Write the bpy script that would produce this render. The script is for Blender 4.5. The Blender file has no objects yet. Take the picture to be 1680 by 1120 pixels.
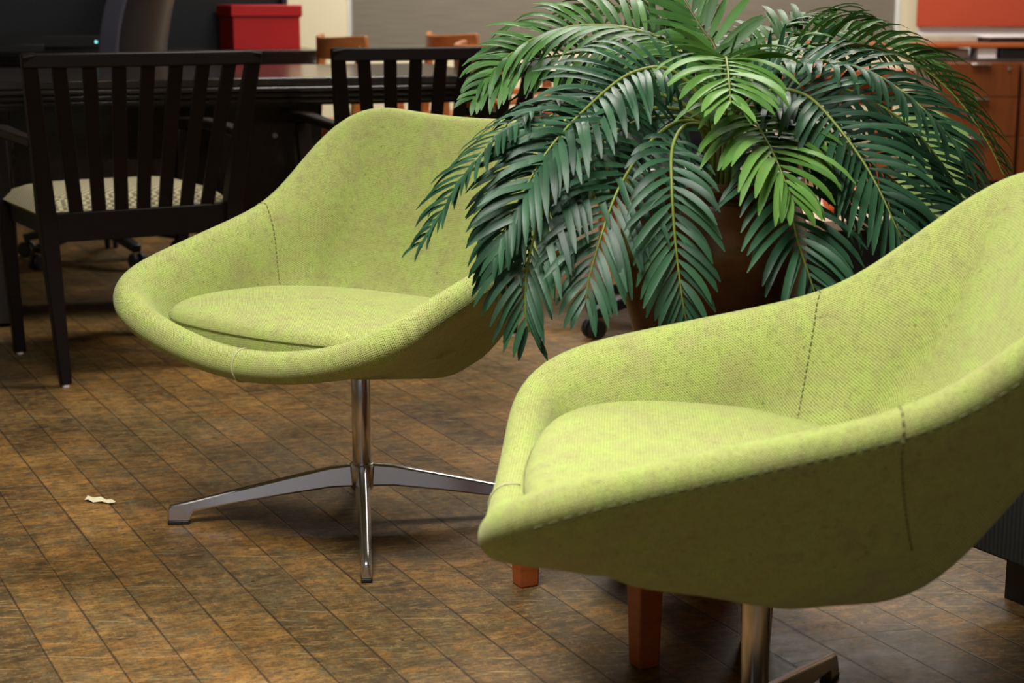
import bpy, math, random
from mathutils import Vector, Matrix, noise as mnoise
random.seed(7)
C = bpy.context.scene.collection
PI = math.pi

# ------------------------------------------------------------------ camera, world, light, exposure
S = bpy.context.scene
S.view_settings.view_transform = 'Standard'
S.view_settings.look = 'None'
S.view_settings.gamma = 1.0
S.view_settings.use_curve_mapping = False
S.view_settings.exposure = -0.12

cd = bpy.data.cameras.new('camera'); cam = bpy.data.objects.new('camera', cd); C.objects.link(cam)
cam.location = (0, 0, 0.9685); cam.rotation_euler = (math.radians(90 - 11.6), 0, 0)
cd.sensor_width = 36.0; cd.lens = 2718.6 / 1680 * 36
cd.clip_start = 0.05; cd.clip_end = 60
cd.dof.use_dof = True; cd.dof.focus_distance = 2.85; cd.dof.aperture_fstop = 6.3
S.camera = cam

W = bpy.data.worlds.new('world'); S.world = W; W.use_nodes = True
W.node_tree.nodes['Background'].inputs['Color'].default_value = (1.0, 0.97, 0.94, 1)
W.node_tree.nodes['Background'].inputs['Strength'].default_value = 0.12

def area_light(name, loc, target, sx, sy, power, col=(1, 0.96, 0.88), spread=180):
    l = bpy.data.lights.new(name, 'AREA'); l.shape = 'RECTANGLE'; l.size = sx; l.size_y = sy
    l.energy = power; l.color = col; l.spread = math.radians(spread)
    o = bpy.data.objects.new(name, l); C.objects.link(o); o.location = loc
    o.rotation_euler = (Vector(target) - Vector(loc)).to_track_quat('-Z', 'Y').to_euler()
    return o
area_light('ceiling_lamp_front', (-0.42, 1.70, 2.25), (-0.12, 2.15, 0), 1.0, 0.5, 47, (1, 0.97, 0.92), spread=130)
area_light('ceiling_lamp_middle', (0.35, 4.5, 2.75), (0.35, 4.6, 0), 1.4, 0.5, 100)
area_light('ceiling_lamp_right', (1.7, 8.0, 2.75), (1.7, 8.3, 0), 1.6, 0.6, 80)
area_light('ceiling_lamp_window', (-0.2, 8.3, 2.75), (-0.3, 9.2, 0.6), 1.6, 0.4, 85)

area_light('reflection_light_front', (0.3, -2.5, 1.55), (0.3, 3, 1.2), 4.2, 1.9, 9, (0.97, 0.97, 1.0))  # area light added behind the camera for the metal bases to reflect

# ------------------------------------------------------------------ mesh helpers
class MB:
    def __init__(s): s.v = []; s.f = []; s.m = []; s.uv = None
    def add(s, vs, fs, mi=0):
        b = len(s.v); s.v += [Vector(p) for p in vs]; s.f += [[b + i for i in q] for q in fs]; s.m += [mi] * len(fs)
        return s
    def box(s, c, d, rz=0, M=None):
        x, y, z = d[0] / 2, d[1] / 2, d[2] / 2
        vs = [Vector((a, b, e)) for e in (-z, z) for a, b in ((-x, -y), (x, -y), (x, y), (-x, y))]
        R = Matrix.Rotation(rz, 3, 'Z')
        vs = [(M @ v if M else R @ v) + Vector(c) for v in vs]
        return s.add(vs, [(3, 2, 1, 0), (4, 5, 6, 7), (0, 1, 5, 4), (1, 2, 6, 5), (2, 3, 7, 6), (3, 0, 4, 7)])
    def beam(s, secs):
        """secs: list of 4-corner loops"""
        vs = [p for q in secs for p in q]; fs = [(3, 2, 1, 0)]
        n = len(secs)
        for i in range(n - 1):
            for j in range(4):
                a = i * 4 + j; b = i * 4 + (j + 1) % 4
                fs.append((a, b, b + 4, a + 4))
        k = (n - 1) * 4; fs.append((k, k + 1, k + 2, k + 3))
        return s.add(vs, fs)
    def bar(s, a, b, w0, w1, d0=None, d1=None, side=(1, 0, 0)):
        """straight tapered bar from a to b, w across 'side', d across the other way"""
        a, b = Vector(a), Vector(b); d0 = d0 or w0; d1 = d1 or w1
        t = (b - a).normalized(); sd = Vector(side); sd = (sd - t * sd.dot(t)).normalized(); n = t.cross(sd)
        f = lambda p, w, d: [p - sd * w / 2 - n * d / 2, p + sd * w / 2 - n * d / 2, p + sd * w / 2 + n * d / 2, p - sd * w / 2 + n * d / 2]
        return s.beam([f(a, w0, d0), f(b, w1, d1)])
    def rail(s, pts, w, d, side=(0, 0, 1)):
        """bar along a polyline, w along 'side', d the other way (lists allowed)"""
        P = [Vector(p) for p in pts]; secs = []
        for i, p in enumerate(P):
            t = (P[min(i + 1, len(P) - 1)] - P[max(i - 1, 0)]).normalized()
            sd = Vector(side); sd = (sd - t * sd.dot(t)).normalized(); n = t.cross(sd)
            ww = w[i] if isinstance(w, (list, tuple)) else w; dd = d[i] if isinstance(d, (list, tuple)) else d
            secs.append([p - sd * ww / 2 - n * dd / 2, p + sd * ww / 2 - n * dd / 2, p + sd * ww / 2 + n * dd / 2, p - sd * ww / 2 + n * dd / 2])
        return s.beam(secs)
    def tube(s, pts, r, n=10, cap=True):
        P = [Vector(p) for p in pts]; up = Vector((0.13, 0.21, 0.97)); vs = []; m = len(P); nn = None
        for i, p in enumerate(P):
            t = (P[min(i + 1, m - 1)] - P[max(i - 1, 0)]).normalized()
            if nn is None:
                nn = up - t * up.dot(t)
                if nn.length < 0.05: nn = Vector((1, 0, 0)) - t * t.x
            nn = (nn - t * nn.dot(t)).normalized(); b = t.cross(nn)
            rr = r[i] if isinstance(r, (list, tuple)) else r
            vs += [p + (nn * math.cos(2 * PI * k / n) + b * math.sin(2 * PI * k / n)) * rr for k in range(n)]
        fs = [(i * n + k, i * n + (k + 1) % n, (i + 1) * n + (k + 1) % n, (i + 1) * n + k) for i in range(m - 1) for k in range(n)]
        if cap: fs += [tuple(range(n))[::-1], tuple((m - 1) * n + k for k in range(n))]
        return s.add(vs, fs)
    def lathe(s, prof, n=32, c=(0, 0, 0)):
        vs = [Vector((r * math.cos(2 * PI * k / n) + c[0], r * math.sin(2 * PI * k / n) + c[1], z + c[2])) for r, z in prof for k in range(n)]
        m = len(prof)
        fs = [(i * n + k, i * n + (k + 1) % n, (i + 1) * n + (k + 1) % n, (i + 1) * n + k) for i in range(m - 1) for k in range(n)]
        if prof[0][0] > 1e-4: fs.append(tuple(range(n))[::-1])
        if prof[-1][0] > 1e-4: fs.append(tuple((m - 1) * n + k for k in range(n)))
        return s.add(vs, fs)
    def grid(s, rows, closed_u=False, closed_v=False):
        """rows: list of equal length point lists"""
        n = len(rows[0]); m = len(rows); b = [p for r in rows for p in r]
        fs = []
        for i in range(m if closed_u else m - 1):
            for j in range(n if closed_v else n - 1):
                i2 = (i + 1) % m; j2 = (j + 1) % n
                fs.append((i * n + j, i * n + j2, i2 * n + j2, i2 * n + j))
        return s.add(b, fs)
    def prism(s, poly, z0, z1):
        n = len(poly); vs = [(x, y, z0) for x, y in poly] + [(x, y, z1) for x, y in poly]
        fs = [tuple(range(n))[::-1], tuple(range(n, 2 * n))] + [(k, (k + 1) % n, n + (k + 1) % n, n + k) for k in range(n)]
        return s.add(vs, fs)
    def build(s, name, mat, parent=None, smooth=False, bevel=0, seg=2, sub=0, loc=None):
        me = bpy.data.meshes.new(name); me.from_pydata(s.v, [], s.f); me.update()
        for q in (mat if isinstance(mat, (list, tuple)) else [mat]): me.materials.append(q)
        for p, mi in zip(me.polygons, s.m):
            p.use_smooth = smooth; p.material_index = mi
        if s.uv:
            l = me.uv_layers.new(name='UVMap')
            for lp in me.loops: l.data[lp.index].uv = s.uv[lp.vertex_index]
        o = bpy.data.objects.new(name, me); C.objects.link(o)
        if loc: o.location = loc
        if parent: o.parent = parent
        if bevel:
            b = o.modifiers.new('bevel', 'BEVEL'); b.width = bevel; b.segments = seg; b.limit_method = 'ANGLE'; b.angle_limit = math.radians(40)
            if not smooth:
                for p in me.polygons: p.use_smooth = True
                try: me.set_sharp_from_angle(angle=math.radians(35))
                except Exception: pass
        if sub:
            b = o.modifiers.new('sub', 'SUBSURF'); b.levels = sub; b.render_levels = sub
        return o

def empty(name, loc, rz=0, label=None, cat=None, group=None):
    o = bpy.data.objects.new(name, None); C.objects.link(o); o.location = loc; o.rotation_euler = (0, 0, rz); o.empty_display_size = 0.1
    return tag(o, label, cat, group)
def tag(o, label=None, cat=None, group=None, kind=None):
    if label: o['label'] = label
    if cat: o['category'] = cat
    if group: o['group'] = group
    if kind: o['kind'] = kind
    return o
def struct(o): o['kind'] = 'structure'; return o
def copy_tree(o, parent=None):
    c = o.copy(); C.objects.link(c)
    if parent: c.parent = parent
    for ch in list(o.children): copy_tree(ch, c)
    return c

# ------------------------------------------------------------------ materials
class N:
    def __init__(s, name):
        s.mat = bpy.data.materials.new(name); s.mat.use_nodes = True; s.t = s.mat.node_tree
        s.b = s.t.nodes['Principled BSDF']
    def n(s, typ, **kw):
        x = s.t.nodes.new(typ)
        for k, v in kw.items():
            if k in x.inputs.keys(): x.inputs[k].default_value = v
            else: setattr(x, k, v)
        return x
    def l(s, a, b): s.t.links.new(a, b)
    def put(s, sock, v):
        if hasattr(v, 'node'): s.l(v, sock)
        else: sock.default_value = v
    def math(s, op, a, b=None, clamp=False, c=None):
        x = s.t.nodes.new('ShaderNodeMath'); x.operation = op; x.use_clamp = clamp
        s.put(x.inputs[0], a)
        if b is not None: s.put(x.inputs[1], b)
        if c is not None: s.put(x.inputs[2], c)
        return x.outputs[0]
    def mix(s, f, a, b, typ='MIX'):
        x = s.t.nodes.new('ShaderNodeMix'); x.data_type = 'RGBA'; x.blend_type = typ
        s.put(x.inputs[0], f); s.put(x.inputs[6], a); s.put(x.inputs[7], b); return x.outputs[2]
    def ramp(s, f, stops):
        x = s.t.nodes.new('ShaderNodeValToRGB'); e = x.color_ramp.elements
        e[0].position, e[0].color = stops[0]; e[1].position, e[1].color = stops[-1]
        for p, c in stops[1:-1]: q = e.new(p); q.color = c
        s.l(f, x.inputs[0]); return x.outputs[0]
    def mapr(s, v, a, b, c=0, d=1):
        x = s.t.nodes.new('ShaderNodeMapRange'); s.put(x.inputs[0], v)
        for i, k in enumerate((a, b, c, d)): x.inputs[i + 1].default_value = k
        return x.outputs[0]
    def coord(s, which='Object', scale=(1, 1, 1), rot=(0, 0, 0), loc=(0, 0, 0)):
        tc = s.t.nodes.new('ShaderNodeTexCoord'); mp = s.t.nodes.new('ShaderNodeMapping')
        mp.inputs['Scale'].default_value = scale; mp.inputs['Rotation'].default_value = rot; mp.inputs['Location'].default_value = loc
        s.l(tc.outputs[which], mp.inputs[0]); return mp.outputs[0]
    def noise(s, vec, scale, detail=3, rough=0.5):
        x = s.t.nodes.new('ShaderNodeTexNoise'); x.inputs['Scale'].default_value = scale; x.inputs['Detail'].default_value = detail
        x.inputs['Roughness'].default_value = rough; s.l(vec, x.inputs['Vector']); return x.outputs[0]
    def set(s, **kw):
        for k, v in kw.items(): s.put(s.b.inputs[k.replace('_', ' ')], v)
        return s
    def bump(s, h, strength=0.3, dist=0.002):
        x = s.t.nodes.new('ShaderNodeBump'); x.inputs['Strength'].default_value = strength; x.inputs['Distance'].default_value = dist
        s.l(h, x.inputs['Height']); s.l(x.outputs[0], s.b.inputs['Normal'])
def rgb(r, g, b):
    f = lambda c: ((c / 255 + 0.055) / 1.055) ** 2.4 if c > 10 else c / 255 / 12.92
    return (f(r), f(g), f(b), 1)
def plain(name, col, rough=0.5, metal=0, var=0.12, scale=8, spec=0.5):
    m = N(name); nz = m.noise(m.coord(), scale, 4)
    k = m.mapr(nz, 0.3, 0.7, 1 - var, 1 + var)
    mm = m.n('ShaderNodeVectorMath', operation='SCALE'); mm.inputs[0].default_value = col[:3]; m.l(k, mm.inputs['Scale'])
    m.l(mm.outputs[0], m.b.inputs['Base Color']); m.set(Roughness=rough, Metallic=metal); m.b.inputs['Specular IOR Level'].default_value = spec
    return m.mat
def wood(name, c1, c2, rough=0.35, scale=(2, 2, 20), rz=0, ring=6.0, coat=0.0, spec=0.5):
    m = N(name); v = m.coord('Object', scale=scale, rot=(0, 0, rz))
    nz = m.noise(v, ring, 5, 0.6); nf = m.noise(v, ring * 6, 3, 0.6)
    f = m.math('ADD', m.math('MULTIPLY', nz, 0.75), m.math('MULTIPLY', nf, 0.25))
    m.l(m.ramp(f, [(0.3, c1), (0.7, c2)]), m.b.inputs['Base Color']); m.set(Roughness=rough); m.b.inputs['Coat Weight'].default_value = coat; m.b.inputs['Specular IOR Level'].default_value = spec
    return m.mat

def fabric(name, light, dark, tint, period=0.0038):
    m = N(name); uv = m.t.nodes.new('ShaderNodeUVMap'); uv.uv_map = 'UVMap'
    sp = m.t.nodes.new('ShaderNodeSeparateXYZ'); m.l(uv.outputs[0], sp.inputs[0])
    k = 2 * PI / period
    wob = m.noise(uv.outputs[0], 60, 2)
    u = m.math('ADD', m.math('MULTIPLY', sp.outputs[0], k), m.math('MULTIPLY', wob, 1.6))
    v = m.math('ADD', m.math('MULTIPLY', sp.outputs[1], k), m.math('MULTIPLY', wob, 1.2))
    a = m.math('SINE', u); b = m.math('SINE', v)
    w = m.math('ADD', m.math('MULTIPLY', a, b), m.math('MULTIPLY', b, 0.3))
    co = m.coord('Object')
    fib = m.noise(co, 420, 2, 0.7)
    t = m.mapr(m.math('ADD', w, m.math('MULTIPLY', m.math('SUBTRACT', fib, 0.5), 2.2)), -0.1, 0.75)
    big = m.noise(co, 22, 4, 0.7); big2 = m.noise(co, 70, 3, 0.7)
    base = m.mix(m.mapr(big, 0.38, 0.66), light, tint)
    base = m.mix(m.mapr(big2, 0.5, 0.75, 0, 0.28), base, dark)
    fleck = m.noise(co, 130, 2, 0.6)
    base = m.mix(m.mapr(fleck, 0.66, 0.74, 0, 0.5), base, dark)
    col = m.mix(m.math('MULTIPLY', t, 0.85), base, dark)
    m.l(col, m.b.inputs['Base Color']); m.set(Roughness=0.9)
    m.b.inputs['Specular IOR Level'].default_value = 0.15
    m.b.inputs['Sheen Weight'].default_value = 0.25; m.b.inputs['Sheen Roughness'].default_value = 0.5; m.b.inputs['Sheen Tint'].default_value = (0.75, 0.8, 0.55, 1)
    m.bump(m.math('ADD', m.math('MULTIPLY', w, -0.5), m.math('MULTIPLY', fib, 0.5)), 0.35, 0.0012)
    return m.mat

FAB = fabric('green_tweed', rgb(177, 192, 104), rgb(80, 84, 47), rgb(175, 175, 110))
THREAD = plain('thread', rgb(172, 170, 126), 0.8); THREAD_SEAM = plain('seam_thread', rgb(104, 108, 60), 0.9)
THREAD_DK = plain('stitch_thread', rgb(78, 80, 42), 0.9)
STEEL = N('brushed_steel'); STEEL.set(Base_Color=rgb(200, 196, 196), Metallic=1.0, Roughness=0.18); STEEL = STEEL.mat
ALU = N('polished_aluminium'); ALU.set(Base_Color=rgb(206, 203, 206), Metallic=1.0, Roughness=0.26); ALU = ALU.mat
RUBBER = plain('black_rubber', (0.008, 0.008, 0.009, 1), 0.5)
BLACKPL = plain('black_plastic', (0.006, 0.006, 0.007, 1), 0.4)
ESPRESSO = wood('espresso_wood', (0.0042, 0.0022, 0.0020, 1), (0.0085, 0.0042, 0.0036, 1), 0.5, (3, 3, 18), 0, 4, spec=0.2)
DARKDESK = wood('dark_desk_veneer', (0.012, 0.009, 0.008, 1), (0.020, 0.015, 0.012, 1), 0.17, (14, 2, 8), 0, 3)
CHERRY = wood('cherry_wood', rgb(138, 66, 26), rgb(170, 88, 40), 0.4, (3, 3, 14))
TAN = wood('light_cherry_wood', rgb(164, 92, 44), rgb(196, 122, 66), 0.4, (3, 3, 14))
CABW = wood('cabinet_veneer', rgb(96, 46, 16), rgb(122, 62, 24), 0.4, (16, 16, 1.5), 0, 2)
WORKTOP = wood('worktop_veneer', rgb(150, 76, 40), rgb(182, 100, 58), 0.35, (2, 16, 16), 0, 2)
CHROME = N('chrome'); CHROME.set(Base_Color=(0.75, 0.75, 0.76, 1), Metallic=1.0, Roughness=0.2); CHROME = CHROME.mat
WALLM = plain('cream_paint', rgb(226, 214, 182), 0.7, var=0.03, scale=2)
CEILM = plain('ceiling_paint', rgb(150, 146, 138), 0.8, var=0.03)
WHITEP = plain('white_paint', rgb(236, 236, 238), 0.5, var=0.02)

# floor: old strip boards
def floor_mat():
    m = N('worn_oak_strip_floor')
    tc = m.t.nodes.new('ShaderNodeTexCoord'); pos = tc.outputs['Object']
    a = math.radians(-63.25)
    def dot(vx, vy):
        d = m.n('ShaderNodeVectorMath', operation='DOT_PRODUCT'); m.l(pos, d.inputs[0]); d.inputs[1].default_value = (vx, vy, 0); return d.outputs['Value']
    u = dot(math.cos(a), math.sin(a)); v = dot(-math.sin(a), math.cos(a))
    BW = 0.0895
    vv = m.math('DIVIDE', m.math('SUBTRACT', v, 0.433), BW)
    row = m.math('FLOOR', vv); fv = m.math('SUBTRACT', vv, row)
    wn = m.n('ShaderNodeTexWhiteNoise', noise_dimensions='1D'); m.l(row, wn.inputs['W'])
    LEN = 0.62
    uu = m.math('ADD', m.math('DIVIDE', u, LEN), m.math('MULTIPLY', wn.outputs['Value'], 7.3))
    wob = m.noise(pos, 1.1, 1); uu = m.math('ADD', uu, m.math('MULTIPLY', wob, 0.6))
    col = m.math('FLOOR', uu); fu = m.math('SUBTRACT', uu, col)
    cv = m.n('ShaderNodeCombineXYZ'); m.l(row, cv.inputs[0]); m.l(col, cv.inputs[1])
    w2 = m.n('ShaderNodeTexWhiteNoise', noise_dimensions='3D'); m.l(cv.outputs[0], w2.inputs['Vector'])
    rnd = w2.outputs['Value']
    # grain
    gv = m.n('ShaderNodeCombineXYZ'); m.l(m.math('MULTIPLY', u, 5.0), gv.inputs[0]); m.l(m.math('MULTIPLY', v, 60.0), gv.inputs[1]); m.l(m.math('MULTIPLY', rnd, 30.0), gv.inputs[2])
    grain = m.noise(gv.outputs[0], 1.0, 5, 0.65)
    # cross-cut wear: mottling across the boards
    gv2 = m.n('ShaderNodeCombineXYZ'); m.l(m.math('MULTIPLY', u, 26.0), gv2.inputs[0]); m.l(m.math('MULTIPLY', v, 7.0), gv2.inputs[1])
    mott = m.noise(gv2.outputs[0], 1.0, 6, 0.75)
    gv3 = m.n('ShaderNodeCombineXYZ'); m.l(m.math('MULTIPLY', u, 120.0), gv3.inputs[0]); m.l(m.math('MULTIPLY', v, 16.0), gv3.inputs[1])
    scuff = m.noise(gv3.outputs[0], 1.0, 4, 0.75)
    blot = m.noise(pos, 4.5, 6, 0.65); blot2 = m.noise(pos, 1.5, 4, 0.6); fine = m.noise(pos, 34, 5, 0.75)
    f = m.math('ADD', m.math('MULTIPLY', rnd, 0.16), m.math('ADD', m.math('MULTIPLY', blot, 0.55), m.math('MULTIPLY', mott, 0.50)))
    f = m.math('ADD', m.math('MULTIPLY', m.math('SUBTRACT', f, 0.60), 1.9), 0.47)
    c = m.ramp(f, [(0.18, rgb(66, 48, 28)), (0.38, rgb(108, 79, 42)), (0.56, rgb(143, 102, 48)), (0.80, rgb(178, 131, 66))])
    olive = m.mix(grain, rgb(76, 70, 46), rgb(116, 104, 70))
    wear = m.math('MULTIPLY', m.mapr(m.math('ADD', m.math('MULTIPLY', blot2, 0.6), m.math('MULTIPLY', fine, 0.4)), 0.44, 0.60), 0.75)
    c = m.mix(wear, c, olive)
    c = m.mix(m.mapr(grain, 0.35, 0.75, 0.35, 0), c, rgb(46, 30, 16))
    c = m.mix(m.mapr(fine, 0.55, 0.75, 0, 0.45), c, rgb(52, 42, 28))
    c = m.mix(m.mapr(scuff, 0.54, 0.62, 0, 0.5), c, rgb(54, 40, 24))
    c = m.mix(m.mapr(scuff, 0.44, 0.36, 0, 0.42), c, rgb(162, 130, 78))
    gv4 = m.n('ShaderNodeCombineXYZ'); m.l(m.math('MULTIPLY', u, 34.0), gv4.inputs[0]); m.l(m.math('MULTIPLY', v, 17.0), gv4.inputs[1])
    patch = m.noise(gv4.outputs[0], 1.0, 7, 0.72)
    c = m.mix(m.mapr(patch, 0.51, 0.58, 0, 0.42), c, rgb(58, 44, 26))
    c = m.mix(m.mapr(patch, 0.43, 0.36, 0, 0.40), c, rgb(160, 108, 44))
    wl = m.noise(pos, 17, 7, 0.72)
    c = m.mix(m.mapr(wl, 0.54, 0.60, 0, 0.45), c, olive)
    grit = m.noise(pos, 150, 3, 0.8); grit2 = m.noise(pos, 60, 5, 0.8)
    c = m.mix(m.mapr(grit, 0.53, 0.62, 0, 0.5), c, rgb(46, 36, 24))
    c = m.mix(m.mapr(grit2, 0.54, 0.61, 0, 0.5), c, rgb(60, 50, 32))
    c = m.mix(m.mapr(grit2, 0.44, 0.37, 0, 0.40), c, rgb(166, 134, 82))
    # dark oil stains
    st = m.noise(pos, 7.0, 3, 0.6); c = m.mix(m.mapr(st, 0.66, 0.70, 0, 0.65), c, rgb(38, 32, 24))
    # nail specks
    vo = m.n('ShaderNodeTexVoronoi'); vo.inputs['Scale'].default_value = 13; m.l(pos, vo.inputs['Vector'])
    c = m.mix(m.mapr(vo.outputs['Distance'], 0.035, 0.05, 0.8, 0), c, rgb(22, 17, 13))
    # scratches
    for rot, sc, off, th in ((0.35, 1.3, 0, 0.735), (-0.5, 1.6, 7, 0.745), (1.15, 1.0, 13, 0.74)):
        mp = m.n('ShaderNodeMapping'); m.l(pos, mp.inputs[0]); mp.inputs['Rotation'].default_value = (0, 0, rot); mp.inputs['Scale'].default_value = (4 * sc, 150 * sc, 1); mp.inputs['Location'].default_value = (off, off, 0)
        wv = m.n('ShaderNodeVectorMath', operation='ADD'); m.l(mp.outputs[0], wv.inputs[0])
        nn = m.n('ShaderNodeTexNoise'); nn.inputs['Scale'].default_value = 2.0; m.l(pos, nn.inputs['Vector'])
        ws = m.n('ShaderNodeVectorMath', operation='SCALE'); m.l(nn.outputs['Color'], ws.inputs[0]); ws.inputs['Scale'].default_value = 9; m.l(ws.outputs[0], wv.inputs[1])
        s_ = m.noise(wv.outputs[0], 1.0, 1, 0.4)
        c = m.mix(m.mapr(s_, th - 0.03, th, 0, 0.38), c, rgb(176, 146, 96))
    # seams
    sw = m.math('MULTIPLY', m.noise(pos, 9, 2), 0.05)
    e = m.math('MINIMUM', fv, m.math('SUBTRACT', 1.0, fv))
    seam = m.mapr(m.math('SUBTRACT', e, m.math('SUBTRACT', sw, 0.018)), 0.0, 0.02, 1, 0)
    eu = m.math('MULTIPLY', m.math('MINIMUM', fu, m.math('SUBTRACT', 1.0, fu)), LEN / BW)
    joint = m.mapr(eu, 0.004, 0.016, 0.5, 0)
    gap = m.math('MAXIMUM', seam, joint)
    c = m.mix(m.math('MULTIPLY', gap, 0.72), c, rgb(26, 19, 13))
    m.l(c, m.b.inputs['Base Color'])
    m.l(m.mapr(m.math('ADD', blot, m.math('MULTIPLY', fine, 0.5)), 0.5, 1.0, 0.34, 0.60), m.b.inputs['Roughness'])
    m.b.inputs['Specular IOR Level'].default_value = 0.32
    h = m.math('SUBTRACT', m.math('MULTIPLY', fine, 0.25), gap)
    m.bump(h, 0.35, 0.0015)
    return m.mat
FLOOR = floor_mat()

# ------------------------------------------------------------------ room
X0, X1, Y0, Y1, ZC = -4.2, 4.6, -2.6, 10.0, 2.9
struct(MB().box(((X0 + X1) / 2, (Y0 + Y1) / 2, -0.03), (X1 - X0, Y1 - Y0, 0.06)).build('floor', FLOOR))
struct(MB().box(((X0 + X1) / 2, (Y0 + Y1) / 2, ZC + 0.05), (X1 - X0 + 0.4, Y1 - Y0 + 0.4, 0.1)).build('ceiling', CEILM))
struct(MB().box((X0 - 0.05, (Y0 + Y1) / 2, ZC / 2), (0.1, Y1 - Y0 + 0.4, ZC)).build('wall_left', WALLM))
struct(MB().box((X1 + 0.05, (Y0 + Y1) / 2, ZC / 2), (0.1, Y1 - Y0 + 0.4, ZC)).build('wall_right', WALLM))
WX0, WX1, WZ0, WZ1 = -0.975, 2.30, 0.715, 2.40          # window opening
wb = MB()
wb.box(((X0 + WX0) / 2, Y1 + 0.1, ZC / 2), (WX0 - X0, 0.2, ZC))
wb.box(((WX1 + X1) / 2, Y1 + 0.1, ZC / 2), (X1 - WX1, 0.2, ZC))
wb.box(((WX0 + WX1) / 2, Y1 + 0.1, WZ0 / 2), (WX1 - WX0, 0.2, WZ0))
wb.box(((WX0 + WX1) / 2, Y1 + 0.1, (WZ1 + ZC) / 2), (WX1 - WX0, 0.2, ZC - WZ1))
struct(wb.build('wall_back', WALLM))
PANE = N('daylit_window_glass'); PANE.set(Base_Color=(0.8, 0.85, 0.9, 1), Roughness=0.3); PANE.b.inputs['Emission Color'].default_value = (0.86, 0.93, 1, 1); PANE.b.inputs['Emission Strength'].default_value = 1.2; PANE = PANE.mat
win = struct(MB().box(((WX0 + WX1) / 2, Y1 + 0.08, (WZ0 + WZ1) / 2), (WX1 - WX0, 0.01, WZ1 - WZ0)).build('window_1', PANE))
fr = MB()
for x in (WX0 + 0.02, 0.766, WX1 - 0.02): fr.box((x, Y1 + 0.05, (WZ0 + WZ1) / 2), (0.04, 0.05, WZ1 - WZ0))
for z in (WZ0 + 0.02, WZ1 - 0.02): fr.box(((WX0 + WX1) / 2, Y1 + 0.05, z), (WX1 - WX0, 0.05, 0.04))
fr.build('window_frame', WHITEP, win, bevel=0.003)
MB().box(((WX0 + WX1) / 2, Y1 + 0.045, WZ0 - 0.012), (WX1 - WX0 - 0.01, 0.09, 0.025)).build('window_sill', WHITEP, win, bevel=0.003)
struct(MB().box((WX1 + 0.045, Y1 - 0.04, ZC / 2), (0.1, 0.08, ZC)).build('trim_1', WALLM, bevel=0.004))
struct(MB().box((-1.15 - 0.35, Y1 - 0.006, 0.05), (5, 0.012, 0.1)).build('baseboard_back', WHITEP))
# roller shades
SH = N('taupe_woven_shade'); v = SH.coord('Object', scale=(3, 1, 150)); nz = SH.noise(v, 1.5, 4, 0.6)
SH.l(SH.ramp(nz, [(0.3, rgb(106, 98, 86)), (0.7, rgb(126, 118, 104))]), SH.b.inputs['Base Color']); SH.set(Roughness=0.85); SH = SH.mat
for i, (a, b, zb_, lab) in enumerate(((-0.943, 0.748, 0.70, 'grey taupe roller shade pulled down over the left window, behind the wooden chairs'), (0.781, 2.262, 0.755, 'grey taupe roller shade pulled down over the right window, beside the orange panel'))):
    r = empty('roller_shade', ((a + b) / 2, Y1 - 0.015, zb_), 0, lab, 'blind', 'roller shades on the back windows')
    MB().box((0, 0, 0.79), (b - a, 0.003, 1.58)).build('shade_cloth', SH, r)
    MB().box((0, 0, 0.002), (b - a, 0.01, 0.016)).build('bottom_bar', plain('shade_bar', rgb(120, 112, 100), 0.6), r, bevel=0.003)

# ------------------------------------------------------------------ lounge chair shell
def smooth_loop(P, it, lam=0.5):
    P = [Vector(p) for p in P]
    for _ in range(it):
        n = len(P); P = [P[i] * (1 - lam) + (P[i - 1] + P[(i + 1) % n]) * (lam / 2) for i in range(n)]
    return P
def resample(P, n):
    m = len(P); L = [0]
    for i in range(m): L.append(L[-1] + (P[(i + 1) % m] - P[i]).length)
    out = []; j = 0
    for k in range(n):
        s = L[-1] * k / n
        while L[j + 1] < s: j += 1
        t = (s - L[j]) / (L[j + 1] - L[j] + 1e-9); out.append(P[j % m].lerp(P[(j + 1) % m], t))
    return out
RIM_HALF = [(0.0, -0.3946, 0.7102), (0.1962, -0.3935, 0.7178), (0.3057, -0.3918, 0.7407), (0.3375, -0.2943, 0.6698), (0.3428, -0.1497, 0.5496), (0.3449, 0.0579, 0.502),
            (0.35, 0.2573, 0.456), (0.3404, 0.3003, 0.4349), (0.2718, 0.2994, 0.3992), (0.1317, 0.3032, 0.3615), (0.0, 0.307, 0.3491)]
NU = 96
def rim_curve():
    full = RIM_HALF + [(-x, y, z) for x, y, z in RIM_HALF[-2:0:-1]]
    P = resample([Vector(p) for p in full], 192)
    P = smooth_loop(P, 34)
    return resample(P, NU)
def bez(a, b, c, d, n):
    return [a * (1 - t) ** 3 + b * 3 * t * (1 - t) ** 2 + c * 3 * t * t * (1 - t) + d * t ** 3 for t in [i / n for i in range(n + 1)]]
RT = 0.0257
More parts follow.
